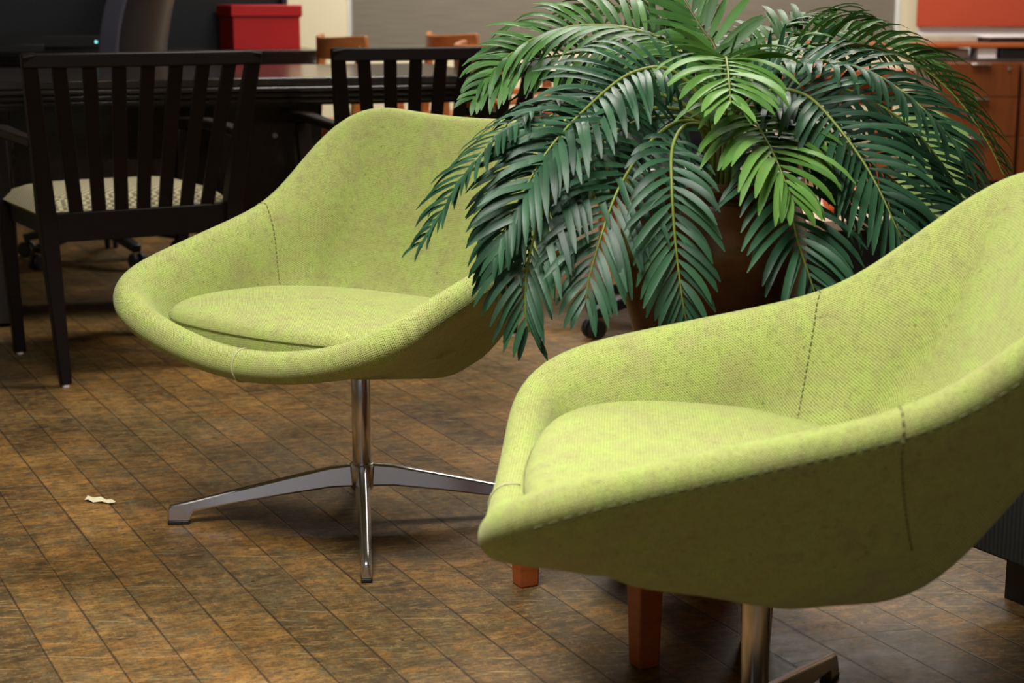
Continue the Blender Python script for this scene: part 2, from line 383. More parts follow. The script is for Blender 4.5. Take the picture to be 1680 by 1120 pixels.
def shell_geometry():
    R = rim_curve(); n = len(R); cen = Vector((0, 0.0, 0))
    secs = []
    for i, r in enumerate(R):
        t = (R[(i + 1) % n] - R[i - 1]).normalized()
        front = max(0, min(1, (r.y + 0.1) / 0.4))
        bm = Vector((0.66 * r.x, 0.60 * r.y + 0.035, 0.352 + 0.012 * (1 - front)))
        back = max(0, min(1, -r.y / 0.25))
        bi = Vector(((0.73 - 0.13 * back) * r.x, (0.70 if r.y > 0 else 0.44) * r.y + 0.032, 0.354 + 0.02 * back))
        bd = Vector((0.4802 * r.x, 0.3165 * r.y + 0.033, 0.2939 + 0.0342 * front))
        bo = Vector((bd.x, (0.3165 + 0.085 * back) * r.y + 0.033, bd.z))
        d = (r - (bm + bd) / 2).normalized(); d = (d - t * d.dot(t)).normalized()
        s = t.cross(d).normalized()
        if s.z < 0 and abs(s.z) > 0.05 or (s.dot(Vector((-r.x, -r.y, 0.3))) < 0): s = -s
        rt = RT * (1.0 + 0.121 * front)
        a0 = r + s * rt; L = (a0 - bi).length
        hin = Vector((bi.x, bi.y - 0.03, 0)).normalized()
        inner = bez(bi, bi + hin * L * 0.30, a0 - d * L * 0.35, a0, 9)
        b0 = r - s * rt; L2 = (b0 - bo).length
        ho = Vector((bo.x, bo.y - 0.03, 0)).normalized()
        outer = bez(b0, b0 - d * L2 * (0.511 - 0.09 * back), bo + ho * L2 * (0.384 - 0.16 * back), bo, 10)
        arc = [r + s * rt * math.cos(q) + d * rt * math.sin(q) for q in [PI * k / 8 for k in range(1, 8)]]
        ci = Vector((0, 0.03, 0.350)); co = Vector((0, 0.02, 0.2745))
        ins = [ci.lerp(bi, q) for q in (0.04, 0.4, 0.75)]
        outs = [bo.lerp(co, q) for q in (0.25, 0.6, 0.96)]
        secs.append(ins + inner + arc + outer + outs)
    return R, secs
RIM, SECS = shell_geometry()
I_IN0, I_ARC0, I_ARC1 = 3, 13, 20        # section index: inner curve starts, arc starts, outer starts

def build_shell(parent, fab):
    n = len(SECS); m = len(SECS[0]); mb = MB(); uvs = []
    per = [0]
    for i in range(n): per.append(per[-1] + (RIM[(i + 1) % n] - RIM[i]).length)
    rows = [SECS[i] for i in range(n)] + [SECS[0]]
    for i, row in enumerate(rows):
        ref = I_ARC0 + 3; s = 0; vv = [0] * m
        for j in range(ref + 1, m): vv[j] = vv[j - 1] + (row[j] - row[j - 1]).length
        for j in range(ref - 1, -1, -1): vv[j] = vv[j + 1] - (row[j] - row[j + 1]).length
        uvs += [(per[i], q) for q in vv]
    mb.grid(rows); mb.uv = uvs
    mb.f = [q[::-1] for q in mb.f]
    o = mb.build('shell', fab, parent, smooth=True)
    w = o.modifiers.new('weld', 'WELD'); w.merge_threshold = 0.0004
    b = o.modifiers.new('sub', 'SUBSURF'); b.levels = 1; b.render_levels = 1
    return o
def sec_normal(i, j):
    n = len(SECS); m = len(SECS[0])
    a = SECS[(i + 1) % n][j] - SECS[i - 1][j]; b = SECS[i][min(j + 1, m - 1)] - SECS[i][max(j - 1, 0)]
    return b.cross(a).normalized() * -1
def out_pt(i, j, off=0.0):
    p = SECS[i % NU][j]; nn = sec_normal(i % NU, j)
    c = RIM[i % NU]
    if nn.dot(p - (SECS[i % NU][I_ARC0 - 2] + SECS[i % NU][I_ARC1 + 2]) / 2) < 0: nn = -nn
    return p + nn * off
def nearest_u(x, y):
    return min(range(NU), key=lambda i: (RIM[i].x - x) ** 2 + (RIM[i].y - y) ** 2)

def cushion_mesh():
    """D-shaped seat pad; plan outline scaled from the shell's inner seat"""
    half = [(0, -0.165), (0.12, -0.160), (0.205, -0.115), (0.262, -0.01), (0.300, 0.12), (0.288, 0.215), (0.22, 0.268), (0.11, 0.285), (0, 0.290)]
    full = half + [(-x, y) for x, y in half[-2:0:-1]]
    P = resample([Vector((x, y, 0)) for x, y in full], 160); P = smooth_loop(P, 24); P = resample(P, 72)
    rows = []; uv = []
    def zb(p): return 0.354 + 0.004 * (abs(p.x) / 0.29) ** 2 - 0.014 * max(0, -p.y / 0.16)
    prof = [(0.0, 0.078), (0.3, 0.078), (0.55, 0.077), (0.75, 0.0755), (0.87, 0.0725), (0.93, 0.068), (0.972, 0.061), (0.993, 0.053), (1.0, 0.046), (0.998, 0.030), (0.988, 0.012), (0.95, 0.004), (0.88, 0.0), (0.5, 0), (0.0, 0)]
    c = Vector((0, 0.03, 0))
    for p in P + [P[0]]:
        rw = []
        for k, h in prof:
            q = c.lerp(p, k); rw.append(Vector((q.x, q.y, zb(q) + h))); dr = (p - c).normalized() * (0.078 - h); uv.append((q.x + dr.x, q.y + dr.y))
        rows.append(rw)
    mb = MB(); mb.grid(rows); mb.uv = uv
    return mb, P, zb

def lounge_chair(loc, yaw, base_ang, label, fab=None, detail=True):
    """yaw 0 faces the camera (-Y)"""
    fab = fab or FAB
    t = empty('lounge_chair', loc, yaw, label, 'chair')
    fl = bpy.data.objects  # noqa
    # chair local axes: sitter faces -y here -> mirror y of the design coordinates
    turn = Matrix.Rotation(PI, 3, 'Z')
    def flip(mb): mb.v = [turn @ v for v in mb.v]; return mb
    n = len(SECS)
    sh = build_shell(t, fab)
    for v in sh.data.vertices: v.co = turn @ v.co
    # seams
    for sx in (-1, 1):
        sm = MB(); path = []
        for j in range(I_IN0 + 1, len(SECS[0]) - 8):
            if j < I_ARC0: yy = -0.06 - 0.045 * (j - I_IN0) / (I_ARC0 - I_IN0)
            else: yy = -0.105 - 0.05 * max(0, (j - I_ARC1)) / 7
            for i in range(NU):
                p, q = SECS[i][j], SECS[(i + 1) % NU][j]
                if p.x * sx > 0.02 and q.x * sx > 0.02 and (p.y - yy) * (q.y - yy) <= 0 and p.y != q.y:
                    f = (yy - p.y) / (q.y - p.y); path.append(out_pt(i, j, 0.0002).lerp(out_pt(i + 1, j, 0.0002), f)); break
        for a_, b_ in zip(path, path[1:]):
            nd = max(1, round((b_ - a_).length / 0.009))
            for q in range(nd): sm.tube([a_.lerp(b_, (q + 0.15) / nd), a_.lerp(b_, (q + 0.75) / nd)], 0.0011, 5)
        flip(sm).build('side_stitching', THREAD_SEAM, sh, smooth=True)
    fs = MB(); i = nearest_u(-0.014, 0.32)
    fs.tube([out_pt(i, j, 0.0004) for j in range(I_ARC0 - 2, I_ARC1 + 3)], 0.0017, 8)
    flip(fs).build('front_seam', THREAD, sh, smooth=True)
    st = MB(); j = I_ARC1 - 2
    pts = []
    for i in range(NU):
        a, b = out_pt(i, j, 0.0007), out_pt(i + 1, j, 0.0007)
        if a.y > 0.27: continue
        for q in (0.1, 0.6): st.tube([a.lerp(b, q), a.lerp(b, q + 0.28)], 0.0013, 5)
    flip(st).build('rim_stitching', THREAD_DK, sh)
    # cushion
    mb, P, zb = cushion_mesh(); flip(mb)
    cu = mb.build('seat_cushion', fab, t, smooth=True)
    w = cu.modifiers.new('weld', 'WELD'); w.merge_threshold = 0.0003
    b = cu.modifiers.new('sub', 'SUBSURF'); b.levels = 1; b.render_levels = 1
    pp = MB(); c = Vector((0, 0.03, 0)); pp.tube([c.lerp(p, 1.003) + Vector((0, 0, zb(p) + 0.046)) for p in P + [P[0]]], 0.0009, 6, cap=False)
    flip(pp).build('cushion_seam', THREAD_SEAM, cu, smooth=True)
    # base
    bs = empty('swivel_base', (0, 0, 0), base_ang - yaw); bs.parent = t
    MB().lathe([(0.018, 0.095), (0.018, 0.30)], 28).build('post', STEEL, bs, smooth=True, bevel=0.001)
    MB().lathe([(0.0, 0.056), (0.020, 0.058), (0.0245, 0.066), (0.0245, 0.104), (0.022, 0.1095), (0.0, 0.1095)], 28).build('hub', ALU, bs, smooth=True, bevel=0.001)
    for k in range(4):
        top = [(0.015, 0.1085), (0.06, 0.104), (0.15, 0.0845), (0.25, 0.062), (0.330, 0.0435), (0.362, 0.0375), (0.368, 0.032)]
        bot = [(0.015, 0.066), (0.06, 0.065), (0.15, 0.0530), (0.25, 0.0375), (0.318, 0.0258), (0.326, 0.0075), (0.368, 0.0075)]
        wd = [0.030, 0.029, 0.0265, 0.0235, 0.0215, 0.0205, 0.0185]
        secs = [[Vector((b_[0], -w_ / 2, b_[1])), Vector((b_[0], w_ / 2, b_[1])), Vector((a_[0], w_ / 2 * 0.52, a_[1])), Vector((a_[0], -w_ / 2 * 0.52, a_[1]))] for a_, b_, w_ in zip(top, bot, wd)]
        M = Matrix.Rotation(k * PI / 2, 3, 'Z')
        lg = MB().beam([[M @ p for p in q] for q in secs]).build('leg', ALU, bs, bevel=0.004, seg=3)
        gl = MB(); gl.box(M @ Vector((0.347, 0, 0.004)), (0.040, 0.0195, 0.008), k * PI / 2)
        gl.build('foot_glide', RUBBER, lg, bevel=0.002)
    return t
YAW1 = -math.radians(35.64); YAW2 = -math.radians(93.62)
lounge_chair((-0.2851, 3.0403, 0), YAW1, PI + math.radians(6), 'left of the two green tweed swivel lounge chairs, its steel four-star base in view')
lounge_chair((0.305, 1.9576, 0), YAW2, math.radians(63), 'green tweed swivel lounge chair nearest the camera, in front of the potted palm')

# ------------------------------------------------------------------ low side table with the potted palm
st_ = empty('side_table', (0.1994, 2.5418, 0), math.radians(-63.4), 'low reddish wood side table beside the potted palm, behind the nearest green chair', 'table')
hx, hy = 0.222, 0.128
MB().box((0, 0, 0.257), (2 * hx, 2 * hy, 0.026)).build('tabletop', CHERRY, st_, bevel=0.004)
MB().box((0, 0, 0.228), (2 * hx - 0.05, 2 * hy - 0.05, 0.032)).build('apron', CHERRY, st_, bevel=0.002)
for sx in (-1, 1):
    for sy in (-1, 1):
        MB().bar((sx * (hx - 0.028), sy * (hy - 0.028), 0), (sx * (hx - 0.026), sy * (hy - 0.026), 0.244), 0.034, 0.046).build('leg', CHERRY, st_, bevel=0.003)

palm = empty('potted_palm', (0.33, 2.72, 0), 0, 'potted palm with drooping fronds in a brown jar, between the two green chairs', 'plant')
POT = N('bronze_brown_glaze'); nz = POT.noise(POT.coord(), 6, 5, 0.65)
POT.l(POT.ramp(nz, [(0.3, rgb(44, 25, 11)), (0.55, rgb(76, 45, 20)), (0.75, rgb(106, 70, 36))]), POT.b.inputs['Base Color']); POT.set(Roughness=0.27); POT = POT.mat
MB().lathe([(0.0, 0.0), (0.080, 0.0), (0.086, 0.008), (0.083, 0.06), (0.085, 0.20), (0.095, 0.29), (0.122, 0.38), (0.148, 0.47), (0.158, 0.55), (0.155, 0.605), (0.140, 0.645), (0.134, 0.654), (0.146, 0.660), (0.150, 0.670), (0.150, 0.678), (0.142, 0.683), (0.132, 0.678), (0.128, 0.64), (0.0, 0.636)], 56).build('pot', POT, palm, smooth=True, loc=(0.01, 0.06, 0))
tag(MB().lathe([(0.0, 0.655), (0.09, 0.653), (0.1275, 0.644), (0.126, 0.639), (0.0, 0.638)], 32).build('soil', plain('potting_soil', (0.012, 0.009, 0.007, 1), 0.95, var=0.5, scale=60), palm, smooth=True, loc=(0.01, 0.06, 0)), 'dark brown potting soil')

def leaf_mat(name, c1, c2, rough=0.5):
    m = N(name); tc = m.t.nodes.new('ShaderNodeTexCoord'); uv = m.t.nodes.new('ShaderNodeUVMap'); uv.uv_map = 'UVMap'
    nz = m.noise(tc.outputs['Object'], 14, 3)
    at = m.t.nodes.new('ShaderNodeAttribute'); at.attribute_name = 'leafrand'
    f = m.math('ADD', m.math('MULTIPLY', nz, 0.5), m.math('MULTIPLY', at.outputs['Fac'], 0.5))
    mp = m.n('ShaderNodeMapping'); m.l(uv.outputs[0], mp.inputs[0]); mp.inputs['Scale'].default_value = (9, 0.6, 1)
    stre = m.noise(mp.outputs[0], 3.0, 2)
    c = m.ramp(f, [(0.25, c1), (0.75, c2)])
    c = m.mix(m.mapr(stre, 0.35, 0.7, 0.0, 0.35), c, c1)
    m.l(c, m.b.inputs['Base Color']); m.set(Roughness=rough); m.b.inputs['Specular IOR Level'].default_value = 0.34
    m.bump(stre, 0.25, 0.001)
    out = m.t.nodes['Material Output']; tr = m.n('ShaderNodeBsdfTranslucent'); m.l(c, tr.inputs['Color'])
    mx = m.n('ShaderNodeMixShader'); mx.inputs[0].default_value = 0.16; m.l(m.b.outputs[0], mx.inputs[1]); m.l(tr.outputs[0], mx.inputs[2]); m.l(mx.outputs[0], out.inputs['Surface'])
    return m.mat
LEAF_DK = leaf_mat('deep_palm_leaf', rgb(26, 56, 36), rgb(54, 94, 64), 0.40)
LEAF_MD = leaf_mat('mid_palm_leaf', rgb(42, 82, 30), rgb(82, 126, 58), 0.45)  # in-between copy for upper fronds, overhead light partly in the colour
LEAF_LT = leaf_mat('toplit_palm_leaf', rgb(62, 104, 36), rgb(106, 148, 70), 0.48)  # lighter copy of the leaf, light from above put into the colour
STEM = plain('palm_stem', rgb(104, 118, 40), 0.5)
STEM_DK = plain('palm_stem_brown', rgb(84, 78, 34), 0.5)

def catmull(P, n):
    P = [P[0] * 2 - P[1]] + P + [P[-1] * 2 - P[-2]]; out = []
    for i in range(1, len(P) - 2):
        for k in range(n):
            t = k / n; a, b, c, d = P[i - 1], P[i], P[i + 1], P[i + 2]
            out.append(0.5 * ((2 * b) + (c - a) * t + (2 * a - 5 * b + 4 * c - d) * t * t + (3 * b - a - 3 * c + d) * t ** 3))
    out.append(P[-2]); return out

def frond(pts, lt, length=0.13, start=0.22, spacing=0.0145, width=0.0112, seed=0, ndrop=1.0, oval=False, face=None):
    rnd = random.Random(seed)
    P0 = Vector((pts[0][0] * 0.8 + 0.005, pts[0][1] * 0.6 + 0.04, 0.64))
    P = [P0] + [Vector(p) for p in pts]
    Q = catmull(P, 12)
    L = [0]
    for i in range(len(Q) - 1): L.append(L[-1] + (Q[i + 1] - Q[i]).length)
    tot = L[-1]
    def at(s):
        s = max(0, min(tot, s)); j = 0
        while j < len(L) - 2 and L[j + 1] < s: j += 1
        t = (s - L[j]) / (L[j + 1] - L[j] + 1e-9)
        return Q[j].lerp(Q[j + 1], t), (Q[min(j + 2, len(Q) - 1)] - Q[max(j - 1, 0)]).normalized()
    mb = MB(); mb.uv = []; lr = []
    s = start * tot
    k = 0
    while s <= tot + 1e-6:
        fr_ = (s - start * tot) / (tot * (1 - start))
        p, t = at(s)
        rad = Vector((p.x, p.y, 0)); rad = rad.normalized() if rad.length > 1e-3 else Vector((0, -1, 0))
        nref = Vector(face) if face else Vector((0, 0, 1)) + rad * 0.75
        nn = nref - t * nref.dot(t); nn = nn.normalized() if nn.length > 0.05 else rad
        sd = t.cross(nn).normalized()
        last = s + spacing > tot
        for sg in (-1, 1):
            env = min(1, 0.62 + 1.6 * fr_) * (1.0 if fr_ < 0.62 else 1.0 - 0.62 * ((fr_ - 0.62) / 0.38) ** 1.3)
            ln = length * env * rnd.uniform(0.88, 1.10)
            th = math.radians(68 - 40 * fr_ ** 1.2 + rnd.uniform(-6, 6))
            d = (t * math.cos(th) + sd * sg * math.sin(th) + nn * rnd.uniform(0.14, 0.42)).normalized()
            w = width * rnd.uniform(0.85, 1.15) * (0.75 + 0.25 * env)
            drop = rnd.uniform(0.55, 1.15) * ndrop
            pos = p + sd * sg * 0.0012; NSEG = 6; rows = []; rv = rnd.random()
            wprof = [0.28, 0.82, 1.0, 1.0, 0.93, 0.72, 0.16]
            if oval: wprof = [0.3, 0.9, 1.15, 1.2, 1.15, 0.9, 0.2]
            base = len(mb.v)
            for q in range(NSEG + 1):
                f = q / NSEG
                wd = d.cross(nn); wd = wd.normalized() if wd.length > 0.05 else sd
                up = wd.cross(d).normalized()
                if up.dot(nn) < 0: up = -up
                hw = w * wprof[q] / 2
                rows += [pos - wd * hw + up * hw * 0.22, pos, pos + wd * hw + up * hw * 0.22]
                mb.uv += [(0, f), (0.5, f), (1, f)]
                lr += [rv] * 3
                pos = pos + d * (ln / NSEG)
                d = (d + Vector((0, 0, -1)) * drop * (0.10 + 0.30 * f)).normalized()
            fs = []
            for q in range(NSEG):
                a = q * 3; fs += [(a, a + 1, a + 4, a + 3), (a + 1, a + 2, a + 5, a + 4)]
            mb.add(rows, fs)
        s += spacing * rnd.uniform(0.85, 1.15); k += 1
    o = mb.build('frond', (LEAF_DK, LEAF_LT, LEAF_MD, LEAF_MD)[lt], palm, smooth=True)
    if lt == 1: tag(o, 'frond with leaflets coloured brighter as if lit from above')
    a = o.data.attributes.new('leafrand', 'FLOAT', 'POINT')
    for i, v_ in enumerate(lr): a.data[i].value = v_
    stem = MB(); m_ = len(Q)
    stem.tube(Q, [0.0042 - 0.0032 * i / (m_ - 1) for i in range(m_)], 7)
    stem.build('stem', STEM_DK if lt == 2 else STEM, o, smooth=True)
    return o
FR = [
    ('A', [(0.011, 0.020, 0.774), (0.009, 0.060, 0.882), (-0.014, 0.100, 0.926), (-0.044, 0.140, 0.979), (-0.075, 0.180, 1.042)]),
    ('B', [(0.015, -0.020, 0.787), (0.004, -0.060, 0.859), (0.001, -0.120, 0.883), (-0.004, -0.200, 0.855), (-0.008, -0.260, 0.819)]),
    ('C', [(0.026, -0.020, 0.757), (0.031, -0.060, 0.799), (0.045, -0.140, 0.787), (0.063, -0.240, 0.740), (0.081, -0.290, 0.685)]),
    ('D', [(-0.017, -0.040, 0.788), (-0.074, -0.060, 0.859), (-0.144, -0.100, 0.858), (-0.218, -0.160, 0.806), (-0.279, -0.210, 0.743), (-0.325, -0.240, 0.665), (-0.356, -0.250, 0.602)]),
    ('E', [(-0.005, 0.020, 0.804), (-0.056, 0.080, 0.891), (-0.125, 0.120, 0.922), (-0.216, 0.140, 0.928), (-0.289, 0.140, 0.908), (-0.340, 0.120, 0.875), (-0.376, 0.100, 0.842)]),
    ('F', [(-0.008, 0.040, 0.793), (-0.071, 0.140, 0.869), (-0.163, 0.160, 0.885), (-0.257, 0.140, 0.877), (-0.330, 0.110, 0.858), (-0.391, 0.080, 0.810)]),
    ('G', [(-0.024, -0.020, 0.777), (-0.114, -0.020, 0.826), (-0.233, -0.060, 0.814), (-0.330, -0.140, 0.781), (-0.390, -0.200, 0.725), (-0.431, -0.230, 0.664), (-0.469, -0.250, 0.604)]),
    ('H', [(-0.014, -0.060, 0.760), (-0.067, -0.100, 0.783), (-0.125, -0.180, 0.751), (-0.170, -0.240, 0.693), (-0.198, -0.270, 0.623), (-0.215, -0.290, 0.567), (-0.221, -0.300, 0.527)]),
    ('I', [(-0.011, -0.080, 0.757), (-0.058, -0.140, 0.781), (-0.088, -0.220, 0.755), (-0.093, -0.270, 0.696), (-0.088, -0.290, 0.617), (-0.079, -0.300, 0.546), (-0.071, -0.300, 0.501)]),
    ('J', [(0.040, -0.060, 0.751), (0.069, -0.140, 0.748), (0.082, -0.220, 0.700), (0.093, -0.280, 0.625), (0.112, -0.300, 0.564), (0.130, -0.300, 0.513)]),
    ('K', [(0.037, -0.040, 0.788), (0.074, -0.080, 0.829), (0.125, -0.120, 0.826), (0.164, -0.180, 0.784), (0.206, -0.230, 0.719), (0.236, -0.270, 0.651), (0.260, -0.280, 0.593)]),
    ('L', [(0.042, 0.000, 0.805), (0.085, 0.000, 0.859), (0.148, -0.030, 0.875), (0.219, -0.070, 0.865), (0.278, -0.110, 0.831), (0.328, -0.150, 0.782), (0.365, -0.170, 0.732), (0.393, -0.180, 0.686)]),
    ('M', [(0.037, 0.040, 0.813), (0.095, 0.140, 0.884), (0.177, 0.200, 0.914), (0.270, 0.240, 0.913), (0.359, 0.250, 0.888), (0.431, 0.250, 0.846), (0.474, 0.240, 0.796)]),
    ('N', [(0.047, 0.040, 0.813), (0.130, 0.100, 0.885), (0.232, 0.100, 0.898), (0.320, 0.080, 0.879), (0.396, 0.050, 0.822), (0.448, 0.020, 0.749), (0.479, 0.000, 0.686)]),
    ('O', [(-0.028, -0.060, 0.770), (-0.119, -0.100, 0.787), (-0.209, -0.180, 0.747), (-0.275, -0.240, 0.674), (-0.304, -0.260, 0.594), (-0.310, -0.270, 0.522), (-0.304, -0.270, 0.480)]),
    ('P', [(-0.026, -0.040, 0.778), (-0.126, -0.060, 0.799), (-0.245, -0.140, 0.753), (-0.311, -0.190, 0.678), (-0.341, -0.220, 0.607), (-0.356, -0.220, 0.560)]),
    ('Q', [(0.045, -0.020, 0.767), (0.130, -0.040, 0.778), (0.212, -0.080, 0.738), (0.273, -0.120, 0.689), (0.328, -0.140, 0.643), (0.370, -0.150, 0.606)]),
    ('R', [(0.048, 0.040, 0.793), (0.142, 0.100, 0.830), (0.249, 0.120, 0.818), (0.340, 0.100, 0.763), (0.401, 0.080, 0.693), (0.440, 0.060, 0.623)]),
    ('S', [(0.037, 0.080, 0.831), (0.098, 0.200, 0.898), (0.169, 0.280, 0.926), (0.254, 0.330, 0.933), (0.325, 0.350, 0.918)]),
    ('T', [(-0.004, 0.080, 0.821), (-0.043, 0.220, 0.908), (-0.103, 0.280, 0.947), (-0.166, 0.310, 0.960), (-0.231, 0.320, 0.944)]),
    ('W', [(0.041, -0.020, 0.762), (0.088, -0.060, 0.790), (0.146, -0.120, 0.756), (0.180, -0.180, 0.686), (0.198, -0.220, 0.626)]),
    ('X', [(-0.007, 0.040, 0.783), (-0.084, 0.100, 0.830), (-0.185, 0.120, 0.818), (-0.278, 0.100, 0.769), (-0.330, 0.080, 0.709)]),
]
FRONDS = dict((k, v) for k, v in FR)
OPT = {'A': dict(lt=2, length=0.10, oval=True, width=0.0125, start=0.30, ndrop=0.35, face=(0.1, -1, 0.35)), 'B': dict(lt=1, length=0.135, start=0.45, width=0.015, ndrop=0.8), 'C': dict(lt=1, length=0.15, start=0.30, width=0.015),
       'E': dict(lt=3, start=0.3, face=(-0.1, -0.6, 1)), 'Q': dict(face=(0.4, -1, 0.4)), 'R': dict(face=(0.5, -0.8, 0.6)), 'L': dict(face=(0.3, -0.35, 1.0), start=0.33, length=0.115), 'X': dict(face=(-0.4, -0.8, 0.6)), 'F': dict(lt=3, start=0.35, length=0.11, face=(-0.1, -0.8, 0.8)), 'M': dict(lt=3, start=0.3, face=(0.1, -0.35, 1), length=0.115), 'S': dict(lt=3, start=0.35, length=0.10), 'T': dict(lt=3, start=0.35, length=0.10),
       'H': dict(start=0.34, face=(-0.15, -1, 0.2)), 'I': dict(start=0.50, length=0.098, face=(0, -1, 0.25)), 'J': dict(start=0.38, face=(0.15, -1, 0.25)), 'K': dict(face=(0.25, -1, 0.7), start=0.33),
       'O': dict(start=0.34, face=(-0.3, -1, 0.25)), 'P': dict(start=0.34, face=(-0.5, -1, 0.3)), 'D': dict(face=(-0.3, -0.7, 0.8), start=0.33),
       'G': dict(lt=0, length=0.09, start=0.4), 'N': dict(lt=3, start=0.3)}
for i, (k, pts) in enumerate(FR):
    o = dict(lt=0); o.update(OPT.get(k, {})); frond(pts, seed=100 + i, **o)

# ------------------------------------------------------------------ slat-back dining chairs
SEATF = N('checked_seat_fabric'); v = SEATF.coord('Object', scale=(1, 1, 1))
ck = SEATF.n('ShaderNodeTexChecker'); ck.inputs['Scale'].default_value = 95; SEATF.l(v, ck.inputs['Vector'])
SEATF.l(SEATF.mix(ck.outputs['Fac'], rgb(176, 168, 132), rgb(112, 102, 82)), SEATF.b.inputs['Base Color']); SEATF.set(Roughness=0.9); SEATF = SEATF.mat
def slat_chair(loc, rz, label, group):
    t = empty('dining_chair', loc, rz, label, 'chair', group)
    # local: x across, y forward (away from the camera), origin between rear feet
    hw0, hw1 = 0.235, 0.292
    def post_c(sx, z):
        f = max(0, (z - 0.42) / 0.42)
        y = 0.05 * min(1, z / 0.42) - 0.02 if z < 0.42 else 0.03 - 0.085 * f ** 1.2
        x = hw0 + 0.012 * min(1, z / 0.42) + (hw1 - hw0 - 0.012) * f ** 1.1
        return Vector((sx * x, y, z))
    for sx in (-1, 1):
        zs = [0.006, 0.2, 0.40, 0.46, 0.56, 0.66, 0.76, 0.842]
        MB().rail([post_c(sx, z) for z in zs], [0.028, 0.036, 0.044, 0.044, 0.042, 0.04, 0.038, 0.036], [0.026, 0.034, 0.042, 0.042, 0.036, 0.032, 0.028, 0.026], side=(1, 0, 0)).build('rear_leg', ESPRESSO, t, bevel=0.003)
        g = MB().lathe([(0, 0), (0.010, 0), (0.010, 0.006), (0, 0.006)], 12, tuple(post_c(sx, 0.0).xy) + (0,)).build('foot_glide', WHITEP, t)
        tag(g, 'small white plastic foot glide')
        MB().bar((sx * 0.235, 0.455, 0.006), (sx * 0.262, 0.45, 0.61), 0.030, 0.040).build('front_leg', ESPRESSO, t, bevel=0.003)
        g = MB().lathe([(0, 0), (0.010, 0), (0.010, 0.006), (0, 0.006)], 12, (sx * 0.235, 0.455, 0)).build('foot_glide', WHITEP, t)
        tag(g, 'small white plastic foot glide')
        MB().rail([(sx * 0.272, 0.0, 0.622), (sx * 0.285, 0.15, 0.630), (sx * 0.282, 0.32, 0.634), (sx * 0.27, 0.47, 0.628)], [0.024, 0.024, 0.026, 0.024], [0.034, 0.04, 0.046, 0.044], side=(0, 0, 1)).build('armrest', ESPRESSO, t, bevel=0.005)
        MB().box((sx * 0.235, 0.235, 0.412), (0.022, 0.43, 0.062)).build('side_rail', ESPRESSO, t, bevel=0.002)
    arcx = [-1, -0.66, -0.33, 0, 0.33, 0.66, 1]
    bow = lambda q: -0.028 * (1 - q * q)
    MB().rail([(q * 0.308, post_c(1, 0.82).y + bow(q) * -1 * -1, 0.826) for q in arcx], 0.036, 0.026, side=(0, 0, 1)).build('top_rail', ESPRESSO, t, bevel=0.004)
    MB().rail([(q * 0.243, 0.028 + bow(q) * 0.5, 0.405) for q in arcx], 0.075, 0.024, side=(0, 0, 1)).build('seat_rail', ESPRESSO, t, bevel=0.003)
    MB().box((0, 0.455, 0.412), (0.45, 0.022, 0.062)).build('front_rail', ESPRESSO, t, bevel=0.002)
    for k in range(7):
        q = (k - 3) / 3.0
        pts = []
        for z in (0.425, 0.53, 0.63, 0.72, 0.815):
            f = (z - 0.42) / 0.42
            x = q * (0.172 + 0.052 * f)
            y = (0.03 - 0.085 * f ** 1.2) + bow(x / 0.31) * (0.5 + 0.5 * f)
            pts.append((x, y, z))
        MB().rail(pts, 0.036, 0.012, side=(1, 0, 0)).build('slat', ESPRESSO, t, bevel=0.002)
    # padded seat
    rows = []
    for i in range(15):
        fy = i / 14; r = []
        for j in range(17):
            fx = j / 16 * 2 - 1
            e = (1 - abs(fx) ** 5) * (1 - abs(fy * 2 - 1) ** 5)
            r.append(Vector((fx * 0.262, 0.035 + fy * 0.46, 0.438 + 0.048 * max(0, e) ** 0.55)))
        rows.append(r)
    sm = MB(); sm.grid(rows); sm.v = sm.v
    sm.box((0, 0.265, 0.434), (0.50, 0.45, 0.012))
    sm.f = [q for q in sm.f]
    tag(sm.build('seat', SEATF, t, smooth=True), 'beige checked upholstered seat pad')
    return t
DG = 'dark slat-back dining chairs at the desk'
rz = math.radians(30)
ch1 = slat_chair((-0.951, 4.277, 0), rz, 'dark slat-back dining chair with beige checked seat, at the left edge', DG)
ch2 = copy_tree(ch1); ch2.location = (-0.225, 4.74, 0); ch2.rotation_euler = (0, 0, math.radians(22)); ch2['label'] = 'dark slat-back dining chair mostly hidden behind the left green lounge chair'

# ------------------------------------------------------------------ dark desk, credenza with hutch, box, screen
a = math.radians(17)
desk = empty('desk', (-1.10, 5.42, 0), a, 'long dark-stained desk with moulded edge behind the slat-back chairs', 'table')
DL = 1.95; DW = 1.02
MB().box((0, 0, 0.732), (DL, DW, 0.026)).build('desktop', DARKDESK, desk, bevel=0.004)
ed = MB()
for k, (o_, z) in enumerate(((0.012, 0.7105), (0.004, 0.6935), (-0.008, 0.6765))):
    ed.box((0, 0, z), (DL - 0.02 + o_ * 2, DW - 0.02 + o_ * 2, 0.014))
ed.build('edge_moulding', DARKDESK, desk, bevel=0.004)
MB().box((0, 0, 0.685), (DL - 0.08, DW - 0.08, 0.05)).build('top_frame', DARKDESK, desk)
for sx in (-1, 1):
    MB().box((-0.72 if sx < 0 else 0.2625, 0.02, 0.335), (0.42 if sx < 0 else 0.325, DW - 0.30, 0.65)).build('pedestal', DARKDESK, desk, bevel=0.004)
MB().lathe([(0, 0), (0.008, 0), (0.008, 0.01), (0, 0.01)], 12).build('lock', CHROME, desk, loc=(0.275, -0.340, 0.56)).rotation_euler = (PI / 2, 0, 0)
MB().box((-0.2, 0.40, 0.55), (0.6, 0.02, 0.24)).build('modesty_panel', DARKDESK, desk)

